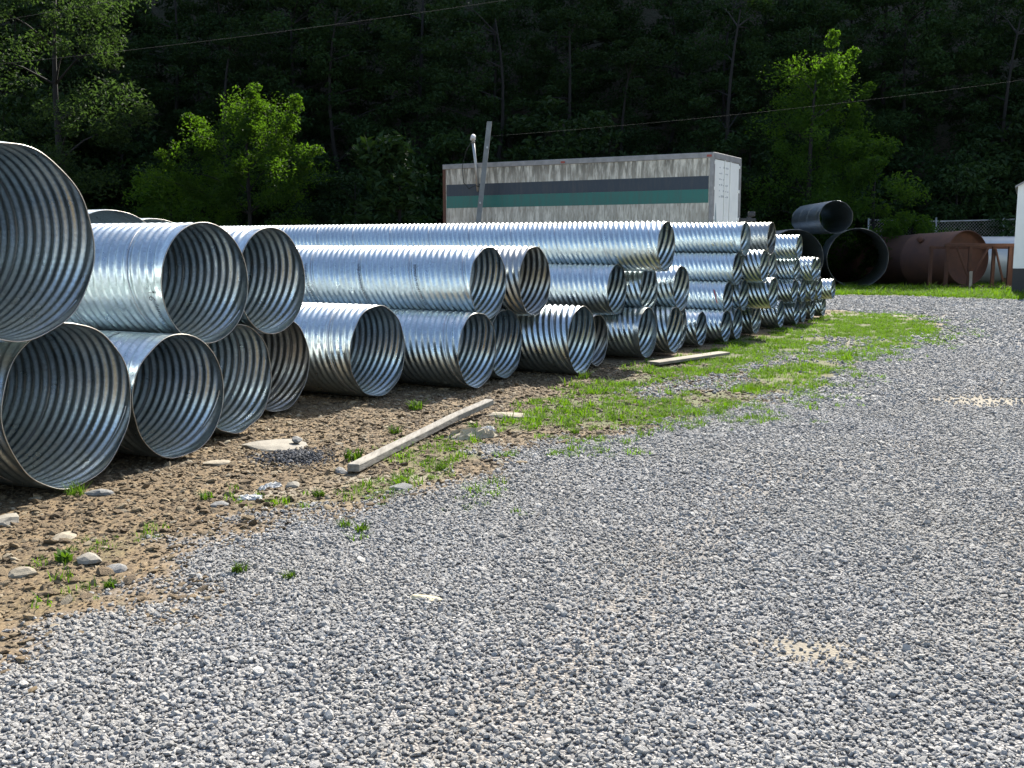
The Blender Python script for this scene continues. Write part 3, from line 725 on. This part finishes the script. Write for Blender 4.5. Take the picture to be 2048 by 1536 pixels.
rock(-1.48, 6.75, .07, .05, .05, ROCKW, 'pale stone just right of the white scrap', 17)
rock(-.39, 4.51, .085, .035, .03, mat_plain('yellowish_stone', (.6, .52, .33), .9, .2, 3), 'yellowish flake lying alone on the grey gravel', 18, -.25)

bp = [Vector((-1.13, 7.14, 0)), Vector((-.96, 7.85, 0)), Vector((-.76, 8.55, 0)), Vector((-.53, 9.25, 0)), Vector((-.22, 9.93, 0))]
mb = MB(); w, h_ = .046, .056
for i, p in enumerate(bp):
    d = (bp[min(i+1, 4)]-bp[max(i-1, 0)]).normalized(); s_ = Vector((d.y, -d.x, 0)); zb = .0 + (.012, .0, .0, .02, .06)[i]
    for a_, zz in ((-w, 0), (w, 0), (w, h_), (-w, h_)): mb.v.append(tuple(p-bp[0]+s_*a_+Vector((0, 0, zb+zz))))
for i in range(4):
    for k in range(4): mb.f.append((i*4+k, i*4+(k+1) % 4, i*4+4+(k+1) % 4, i*4+4+k))
mb.f += [(3, 2, 1, 0), (16, 17, 18, 19)]
m = NT('grey_weathered_timber'); co = m.coord('Object', (1, .12, 1)); n = m.noise(co, 40, 5, .6); n2 = m.noise(m.coord('Object'), 4, 4, .6)
c = m.mix(m.ramp(n, [(.35, 0), (.65, 1)]), (.27, .25, .215), (.16, .145, .12)); c = m.mix(m.math('MULTIPLY', m.ramp(n2, [(.5, 0), (.7, 1)]), .5), c, (.34, .31, .26))
m.col(c); m.set(Roughness=.9); m.bump(n, .5, .01)
bm_ = mb.build('timber_beam', m.m, None, bevel=.006); bm_.location = (bp[0].x, bp[0].y, gz(bp[0].x, bp[0].y)+.005)
tag(bm_, 'grey weathered timber beam lying on the dirt before the pipes', 'beam')
simple_board('wooden_board', (1.9, 13.72, .0), (3.1, 14.9, .015), .2, .04, WOOD, 'grey board lying in the grass before the medium pipe mouths', 'board')

def crumple(name, x, y, sx, sy, hgt, mat, label, cat, seed, rz):
    rg = np.random.default_rng(seed); n = 14; V = []; F = []
    for i in range(n):
        for j in range(n):
            a, b = i/(n-1)-.5, j/(n-1)-.5; e = max(0, 1-(2*max(abs(a), abs(b)))**3)
            V.append(((a+.04*rg.normal())*sx, (b+.04*rg.normal())*sy, e*hgt*(.4+.9*rg.random())+.004))
    for i in range(n-1):
        for j in range(n-1): F.append((i*n+j, i*n+n+j, i*n+n+j+1, i*n+j+1))
    o = obj(name, new_mesh(name, V, np.array(F), False), mat); o.location = (x, y, gz(x, y)); o.rotation_euler = (0, 0, rz)
    md = o.modifiers.new('thick', 'SOLIDIFY'); md.thickness = .004
    return tag(o, label, cat)
crumple('rag', -.33, 8.62, .42, .2, .07, mat_plain('tan_cloth', (.42, .36, .25), .9, .3), 'crumpled tan rag in the grass right of the beam', 'rag', 3, .5)
crumple('paper_scrap', -.2, 8.85, .1, .09, .04, WHITE_CAP, 'small white paper tip at the upper end of the rag', 'paper', 4, .3)
crumple('plastic_scrap', -1.62, 6.72, .17, .06, .03, WHITE_CAP, 'narrow white plastic scrap on the dirt, upper of two', 'scrap', 5, .9)
crumple('plastic_scrap', -1.68, 6.42, .16, .1, .02, WHITE_CAP, 'broad flat white scrap on the dirt, lower of two', 'scrap', 6, .1)

# ------------------------------------------------------------------ scattered stuff (geometry-node instances on authored points)
def scatter(name, pts, scl, rot, protos, idx, label, cat, kindmat=None):
    coll = bpy.data.collections.new(name + '_pieces')
    for i, me in enumerate(protos):
        o = bpy.data.objects.new('%s_piece_%02d' % (name, i), me); coll.objects.link(o)
    me = bpy.data.meshes.new(name); me.vertices.add(len(pts)); me.vertices.foreach_set('co', np.asarray(pts, np.float32).ravel())
    for nm, typ, arr, key in (('scl', 'FLOAT_VECTOR', scl, 'vector'), ('rot', 'FLOAT_VECTOR', rot, 'vector'), ('idx', 'INT', idx, 'value')):
        a_ = me.attributes.new(nm, typ, 'POINT'); a_.data.foreach_set(key, np.asarray(arr, np.int32 if typ == 'INT' else np.float32).ravel())
    o = obj(name, me); tag(o, label, cat, kind='stuff')
    ng = bpy.data.node_groups.new(name, 'GeometryNodeTree')
    ng.interface.new_socket('Geometry', in_out='INPUT', socket_type='NodeSocketGeometry'); ng.interface.new_socket('Geometry', in_out='OUTPUT', socket_type='NodeSocketGeometry')
    N = ng.nodes; gi = N.new('NodeGroupInput'); go = N.new('NodeGroupOutput'); ip = N.new('GeometryNodeInstanceOnPoints'); ci = N.new('GeometryNodeCollectionInfo')
    ci.inputs['Collection'].default_value = coll; ci.inputs['Separate Children'].default_value = True; ci.inputs['Reset Children'].default_value = True
    ip.inputs['Pick Instance'].default_value = True
    ng.links.new(gi.outputs[0], ip.inputs['Points']); ng.links.new(ci.outputs[0], ip.inputs['Instance'])
    for nm, typ, sock in (('scl', 'FLOAT_VECTOR', 'Scale'), ('rot', 'FLOAT_VECTOR', 'Rotation'), ('idx', 'INT', 'Instance Index')):
        na = N.new('GeometryNodeInputNamedAttribute'); na.data_type = typ; na.inputs['Name'].default_value = nm
        src = na.outputs['Attribute']
        if sock == 'Rotation':
            er = N.new('FunctionNodeEulerToRotation'); ng.links.new(src, er.inputs[0]); src = er.outputs[0]
        ng.links.new(src, ip.inputs[sock])
    ng.links.new(ip.outputs[0], go.inputs[0])
    md = o.modifiers.new('scatter', 'NODES'); md.node_group = ng
    return o
def sample(n, x0, x1, y0, y1): return rng.uniform(x0, x1, n), rng.uniform(y0, y1, n)
def in_view(x, y, m_=.62): return np.abs(x) < y*m_+1.0

STONE_MATS = mat_stone('crushed_stone', [(0, (.25, .245, .235)), (.3, (.345, .336, .32)), (.75, (.435, .42, .395)), (1, (.56, .54, .5))])
protos = []
for k in range(7):
    me = rock_mesh(100+k, 1, .9, random.uniform(.55, .8)); me.materials.append(STONE_MATS); protos.append(me)
X, Y, Z, SC = [], [], [], []
for (y0, y1, dens, s0) in ((2.2, 6.5, 4600, .0098), (6.5, 10.5, 2900, .0118), (10.5, 16, 1200, .0165), (16, 34, 260, .026)):
    w_ = y1*.62+1; n = int(dens*2*w_*(y1-y0)); x, y = sample(n, -w_, w_, y0, y1)
    k = in_view(x, y); x, y = x[k], y[k]
    g_, s_, d_ = masks(x, y); k = rng.random(len(x)) < np.clip(g_, 0, 1)*.97+.0; x, y = x[k], y[k]
    X.append(x); Y.append(y); SC.append(s0*rng.lognormal(0, .28, len(x)))
X, Y, SC = map(np.concatenate, (X, Y, SC)); n = len(X)
Z = ground_z(X, Y) + SC*.25 + rng.uniform(0, .006, n)
scl = SC[:, None]*np.c_[rng.uniform(.8, 1.35, n), rng.uniform(.75, 1.15, n), rng.uniform(.7, 1.1, n)]
rot = np.c_[rng.normal(0, .4, n), rng.normal(0, .4, n), rng.uniform(0, 6.28, n)]
scatter('gravel', np.c_[X, Y, Z], scl, rot, protos, rng.integers(0, 7, n), 'loose grey crushed stone covering the yard', 'gravel')
N_GRAVEL = n

# pebbles and clods on the dirt
DIRT_MATS = mat_stone('dirt_pebbles', [(0, (.075, .05, .026)), (.4, (.15, .102, .052)), (.7, (.23, .165, .088)), (.9, (.32, .255, .16)), (1, (.42, .37, .27))], light=(.24, .17, .09), dark=(.09, .062, .035))
protos = []
for k in range(6):
    me = rock_mesh(200+k, 1, .9, random.uniform(.45, .75)); me.materials.append(DIRT_MATS); protos.append(me)
x1, y1 = sample(210000, -6, 3, 2.8, 14); x2, y2 = sample(16000, 0, 9, 12, 26)
x, y = np.r_[x1, x2], np.r_[y1, y2]; g_, s_, d_ = masks(x, y)
rowd = (x-U0[0])*math.sin(A0)+(y-U0[1])*math.cos(A0)
k = (rng.random(len(x)) < (1-g_)*(1-.5*s_)*.85*sstep(-.7, -.1, sdf(GRAVEL, x, y))) & in_view(x, y) & (rowd < 3)
x, y = x[k], y[k]; n = len(x); SC = .0078*rng.lognormal(0, .6, n); SC = np.minimum(SC, .045)
scatter('pebbles', np.c_[x, y, ground_z(x, y)+SC*.2], SC[:, None]*np.c_[rng.uniform(.9, 1.5, n), rng.uniform(.8, 1.2, n), rng.uniform(.6, 1, n)],
        np.c_[rng.normal(0, .3, n), rng.normal(0, .3, n), rng.uniform(0, 6.28, n)], protos, rng.integers(0, 6, n), 'brown pebbles and clods strewn over the dirt', 'pebbles')
# small heap of dark gravel
HEAP = mat_stone('dark_gravel', [(0, (.03, .032, .036)), (.6, (.08, .082, .09)), (1, (.26, .26, .27))], light=(.06, .06, .065), dark=(.04, .04, .045))
protos = [rock_mesh(300+k, 1, .9, .7) for k in range(4)]
for me in protos: me.materials.append(HEAP)
n = 1500; rr_ = np.abs(rng.normal(0, .5, n)); aa = rng.uniform(0, 6.28, n); x = -1.68+.32*rr_*np.cos(aa); y = 7.72+.34*rr_*np.sin(aa)
SC = .012*rng.lognormal(0, .3, n)
scatter('dark_gravel_heap', np.c_[x, y, ground_z(x, y)+.04*np.exp(-(rr_/.6)**2)*rng.random(n)+.004], SC[:, None]*np.ones((1, 3)), rng.uniform(0, 6, (n, 3)), protos, rng.integers(0, 4, n),
        'small heap of dark gravel in front of the flat stone slab', 'gravel')

# grass: tufts of bent blades
def tuft_mesh(seed, nb, h0, spread, width, mat):
    rg = np.random.default_rng(seed); V = []; F = []
    for b in range(nb):
        az = rg.uniform(0, 6.28); h = h0*rg.uniform(.5, 1.2); ln = rg.uniform(.2, 1.1)*h; r0 = spread*math.sqrt(rg.random()); a0 = rg.uniform(0, 6.28)
        bx, by = r0*math.cos(a0), r0*math.sin(a0); dx, dy = math.cos(az), math.sin(az); px, py = -dy*width/2, dx*width/2; i = len(V)
        for t, wf in ((0, 1), (.45, .85), (.8, .5)):
            ox = bx+dx*ln*t*t; oy = by+dy*ln*t*t; z = h*t*(1-.15*t)
            V += [(ox-px*wf, oy-py*wf, z), (ox+px*wf, oy+py*wf, z)]
        V.append((bx+dx*ln, by+dy*ln, h*.85)); F += [(i, i+1, i+3, i+2), (i+2, i+3, i+5, i+4), (i+4, i+5, i+6, i+6)]
    me = bpy.data.meshes.new('tuft'); me.from_pydata(V, [], [f if f[2] != f[3] else f[:3] for f in F]); me.update(); me.materials.append(mat); return me
GRASSM = mat_leaf('grass_blades', (.06, .135, .012), (.12, .165, .025), .45, (1.6, 1.9, .3))
protos = [tuft_mesh(400+k, 16, .07, .05, .006, GRASSM) for k in range(5)]
x1, y1 = sample(120000, -4, 10, 3, 26); x2, y2 = sample(42000, 4, 26, 27, 44)
x, y = np.r_[x1, x2], np.r_[y1, y2]; g_, s_, d_ = masks(x, y)
clump = fbm(x+3, y+8, .35, 3)
k = (rng.random(len(x)) < s_*np.where(y > 27, .75, .95)*sstep(.33, .52, clump)*np.where(y > 27, 1.6, 1)*1.0) & in_view(x, y); x, y = x[k], y[k]; n = len(x)
SC = rng.lognormal(0, .35, n)*np.where(y > 27, 1.7, .68)
scatter('grass', np.c_[x, y, ground_z(x, y)-.004], SC[:, None]*np.c_[np.ones(n), np.ones(n), rng.uniform(.6, 1.1, n)], np.c_[np.zeros(n), np.zeros(n), rng.uniform(0, 6.28, n)], protos,
        rng.integers(0, 5, n), 'short bright green grass along the row and the far verge', 'grass')
N_GRASS = n
# single weeds one can pick out
WEEDM = mat_leaf('weed_leaves', (.05, .1, .015), (.075, .13, .02), .4)
def weed(x, y, h, nb, w, label, seed):
    o = obj('weed', tuft_mesh(seed, int(nb*2.2), h*.85, h*.5, w*.55, WEEDM)); o.location = (x, y, gz(x, y)-.005); return tag(o, label, 'weed', 'weeds in the dirt')
for i, (x, y, h, nb, w, lab) in enumerate([
  (-2.83, 6.5, .13, 26, .012, 'feathery green weed right under the lip of the largest pipe mouth'), (-1.96, 6.43, .08, 18, .02, 'small green weed alone on the dirt left of the white scraps'),
  (-2.33, 5.17, .08, 10, .045, 'broad-leaved weed at the lower left beside the whitish stone'), (-1.36, 4.95, .08, 26, .014, 'green grass clump in the gravel edge at the lower left'),
  (-1.09, 4.85, .06, 20, .014, 'low grass clump in the gravel right of the lower left clump'), (-.86, 5.68, .08, 14, .02, 'pointed green weed at the gravel edge below the beam'),
  (-.97, 5.78, .07, 30, .01, 'grass tuft just left of the pointed weed'), (-1.2, 7.62, .13, 16, .03, 'leafy weed behind the near end of the beam'),
  (-.96, 10.05, .14, 22, .03, 'leafy weed in front of the shadow between two middle pipe mouths'), (-1.02, 8.8, .11, 30, .016, 'yellowish weed patch left of the beam'),
  (.86, 12.36, .16, 24, .02, 'grass tuft at the mouth of the strongly ribbed pipe'), (.55, 8.75, .07, 22, .014, 'lone weed in the gravel right of the tan stone'),
  (-.33, 8.98, .1, 20, .018, 'weed growing beside the beam above the rag'), (-1.25, 6.48, .07, 30, .012, 'grass tuft right of the broad white scrap'),
  (-1.93, 4.75, .06, 34, .012, 'long grass clump at the gravel edge near the left corner'), (-.52, 7.3, .07, 34, .012, 'grass strip at the gravel edge right of the beam')]):
    weed(x, y, h, nb, w, lab, 500+i)

# ------------------------------------------------------------------ trees
def leaf_cloud(centres, radii, per, size, rg, droop=.3, squash=.45):
    n = len(centres)*per
    c = np.repeat(np.asarray(centres), per, 0); rad = np.repeat(np.asarray(radii), per)
    d = rg.normal(size=(n, 3)); d /= np.linalg.norm(d, axis=1)[:, None]; d *= (rg.random(n)**.45)[:, None]; d[:, 2] *= squash
    p = c + d*rad[:, None]
    nrm = rg.normal(size=(n, 3)); nrm[:, 2] = np.abs(nrm[:, 2])+.5; nrm /= np.linalg.norm(nrm, axis=1)[:, None]
    t = rg.normal(size=(n, 3)); t -= (t*nrm).sum(1)[:, None]*nrm; t /= np.linalg.norm(t, axis=1)[:, None]; b = np.cross(nrm, t)
    s = size*rg.uniform(.6, 1.3, n)[:, None]
    V = np.stack([p-t*s, p-b*s*.45+nrm*s*.1, p+t*s-np.array([0, 0, droop])*s, p+b*s*.45+nrm*s*.1], 1).reshape(-1, 3)
    return V, np.arange(n*4).reshape(-1, 4)
def make_crown(seed, h, rad, base, nclump, per, size, shape='round', crad=.9, sprays=(), sq=.45):
    rg = np.random.default_rng(seed); C = []; Rd = []
    while len(C) < nclump:
        u = rg.uniform(-1, 1, 3); zf = rg.random()
        if shape == 'round': env = math.sin(math.pi*min(1, .12+.8*zf))**.6
        elif shape == 'cone': env = (1-zf)**.7+.12
        else: env = .55+.45*math.sin(math.pi*zf)
        a = rg.uniform(0, 6.28); rr = rad*env*(rg.random()**.4)*(1+.25*math.sin(3*a+seed)+.15*math.sin(7*zf*3+seed))
        C.append((rr*math.cos(a), rr*math.sin(a), base+(h-base)*zf)); Rd.append(crad*rg.uniform(.5, 1.25))
    for p, q in sprays:          # upright shoots breaking the outline
        p, q = np.array(p, float), np.array(q, float)
        for t in np.linspace(0, 1, 9):
            C.append(tuple(p+(q-p)*t+rg.normal(0, .12, 3))); Rd.append(.55-.25*t)
    V, F = leaf_cloud(C, Rd, per, size, rg, .3, sq); return new_mesh('crown', V, F), C
def make_trunk(seed, h, C, r0):
    rg = np.random.default_rng(seed+1); mb = MB(); bend = rg.normal(0, .9, 2)
    P = [Vector((bend[0]*math.sin(2.5*t)*h*.08, bend[1]*math.sin(2*t)*h*.08, h*.92*t)) for t in np.linspace(0, 1, 9)]
    mb.tube(P, [r0*(1-.85*t)+.02 for t in np.linspace(0, 1, 9)], 8)
    for i in rg.choice(len(C), min(16, len(C)), False):
        c = Vector(C[i]); zt = max(.15*h, c.z-.3*math.hypot(c.x, c.y)-.4); k = min(7, int(zt/(h*.92)*8)); p = P[k].lerp(P[k+1], .5)
        mb.tube([p, p.lerp(c, .5)+Vector((0, 0, .15)), c], [r0*.3, r0*.18, r0*.05], 5, False)
    return mb
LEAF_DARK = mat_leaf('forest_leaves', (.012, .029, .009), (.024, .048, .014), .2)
LEAF_LIT = mat_leaf('locust_leaves', (.017, .04, .008), (.03, .058, .012), .42, (4.8, 4.9, 1.0))
LEAF_PALE = mat_leaf('pale_leaves', (.024, .042, .016), (.038, .06, .022), .4, (2.2, 2.5, 1.1))
PROTO = {}
for nm, (seed, h, rad, base, ncl, per, size, shape, crad) in dict(
    tallA=(21, 19, 3.9, 2.2, 120, 130, .14, 'col', 1.15), tallB=(22, 22, 4.4, 3.0, 130, 130, .15, 'round', 1.3), tallC=(23, 17, 3.7, 1.2, 110, 130, .13, 'col', 1.1),
    bushA=(31, 4.2, 2.4, .0, 70, 100, .11, 'round', .75), bushB=(32, 5.6, 2.2, .0, 75, 100, .12, 'col', .8), bushC=(33, 3.0, 2.0, .0, 55, 100, .10, 'round', .65)).items():
    me, C = make_crown(seed, h, rad, base, ncl, per, size, shape, crad); me.materials.append(LEAF_DARK)
    tm = make_trunk(seed, h, C, .2 if 'tall' in nm else .07)
    tme = bpy.data.meshes.new('trunk'); tme.from_pydata(tm.v, [], tm.f); tme.update(); tme.materials.append(BARK)
    PROTO[nm] = (me, tme)
def tree(kind, x, y, z, rz, s, label, cat='tree', group=None, name='forest_tree', leaf=None, sz=None):
    t = empty(name, (x, y, z), rz); t.scale = (s, s, sz or s); tag(t, label, cat, group); cm, tm = PROTO[kind]
    obj('trunk', tm, None, t); o = obj('crown', cm, None, t)
    if leaf: o.material_slots[0].link = 'OBJECT'; o.material_slots[0].material = leaf
    return t
rt_ = random.Random(77); GT = 'shaded trees of the hillside wood'; GU = 'shaded undergrowth along the foot of the wood'
for row, (yb, dx, kinds, s0) in enumerate(((53.6, 4.0, ('tallA', 'tallC'), .74), (57.5, 4.2, ('tallB', 'tallA'), .74), (62, 4.8, ('tallB', 'tallC'), .78))):
    x = -(yb*.56+4)+rt_.uniform(0, 3)
    while x < yb*.56+4:
        y = yb+rt_.uniform(-1.3, 1.3); z = float(hill_z(np.array([x]), np.array([y]))[0])
        tree(rt_.choice(kinds), x, y, min(z, 30), rt_.uniform(0, 6.28), s0*rt_.uniform(.9, 1.06), 'dark broadleaf tree of the shaded wood on the hillside', 'tree', GT)
        x += dx*rt_.uniform(.7, 1.3)
for row, (yb, dx, s0) in enumerate(((47.5, 2.9, 1.0), (50.3, 2.6, 1.35))):
    x = -(yb*.56+3)
    while x < yb*.56+3:
        y = (yb+.8 if x > 8 else yb)+rt_.uniform(-.9, .9); z = float(ground_z(np.array([x]), np.array([y]))[0])
        tree(rt_.choice(('bushA', 'bushB', 'bushC')), x, y, z, rt_.uniform(0, 6.28), s0*rt_.uniform(.75, 1.25), 'dark leafy shrub at the shaded foot of the wood', 'shrub', GU, 'forest_shrub')
        x += dx*rt_.uniform(.7, 1.3)

def special(name, label, cat, x, y, seed, h, rad, base, ncl, per, size, shape, crad, leaf, tr_=.09, sprays=()):
    me, C = make_crown(seed, h, rad, base, ncl, per, size, shape, crad, sprays, .75); me.materials.append(leaf)
    t = empty(name, (x, y, gz(x, y)-.05)); tag(t, label, cat)
    obj('crown', me, None, t); make_trunk(seed, h, C, tr_).build('trunk', BARK, t, True)
    return t
special('locust_tree', 'small bright yellow-green tree catching sun left of the trailer', 'tree', -10.9, 43.0, 41, 7.5, 2.9, 1.0, 90, 190, .07, 'round', .8, LEAF_LIT, sprays=(((1.2, -.6, 5.2), (2.3, -.9, 7.6)), ((.3, -.5, 6.0), (.6, -.6, 8.1)), ((-1.2, -.8, 5.2), (-2.0, -1, 7.0)), ((1.6, -1.2, 3.6), (3.0, -1.3, 5.6)), ((-1.6, -1.0, 3.5), (-3.0, -1.2, 5.2)), ((-.4, -1.6, 3.5), (.3, -2.2, 5.0))))
special('locust_tree', 'low dark green tree left below the bright yellow-green one', 'tree', -14.6, 44, 42, 4.6, 2.2, .3, 60, 170, .085, 'round', .7, LEAF_LIT)
special('broadleaf_sapling', 'big-leaved dark sapling just left of the trailer', 'tree', -5.2, 42.5, 43, 5.9, 1.5, .5, 60, 40, .2, 'col', .7, LEAF_DARK)
special('tall_tree', 'tall slender tree with sunlit yellow right edge at the right', 'tree', 13.3, 46.0, 44, 9.6, 2.0, .6, 110, 200, .075, 'col', .9, LEAF_LIT, .14, sprays=(((.8, .2, 7.5), (1.2, .3, 10.2)), ((.2, 0, 8), (.5, .1, 10.6)), ((1.2, .2, 5.5), (2.2, .3, 8.6)), ((1.5, .2, 4), (2.5, .3, 6.6))))
special('locust_tree', 'low tree with sunlit tip above the large dark pipes', 'tree', 15.6, 43.8, 45, 6.0, 1.5, .5, 45, 170, .085, 'round', .6, LEAF_LIT)
special('pale_tree', 'tall tree with pale sunlit leaves in the top left corner', 'tree', -19.0, 45.3, 46, 13.6, 3.3, 4, 80, 170, .1, 'round', .9, LEAF_PALE, .2)
special('fence_bush', 'yellow-green bush growing at the chain link fence', 'shrub', 17.6, 45.2, 47, 2.9, 1.4, .0, 70, 90, .08, 'round', .45, LEAF_LIT, .05)
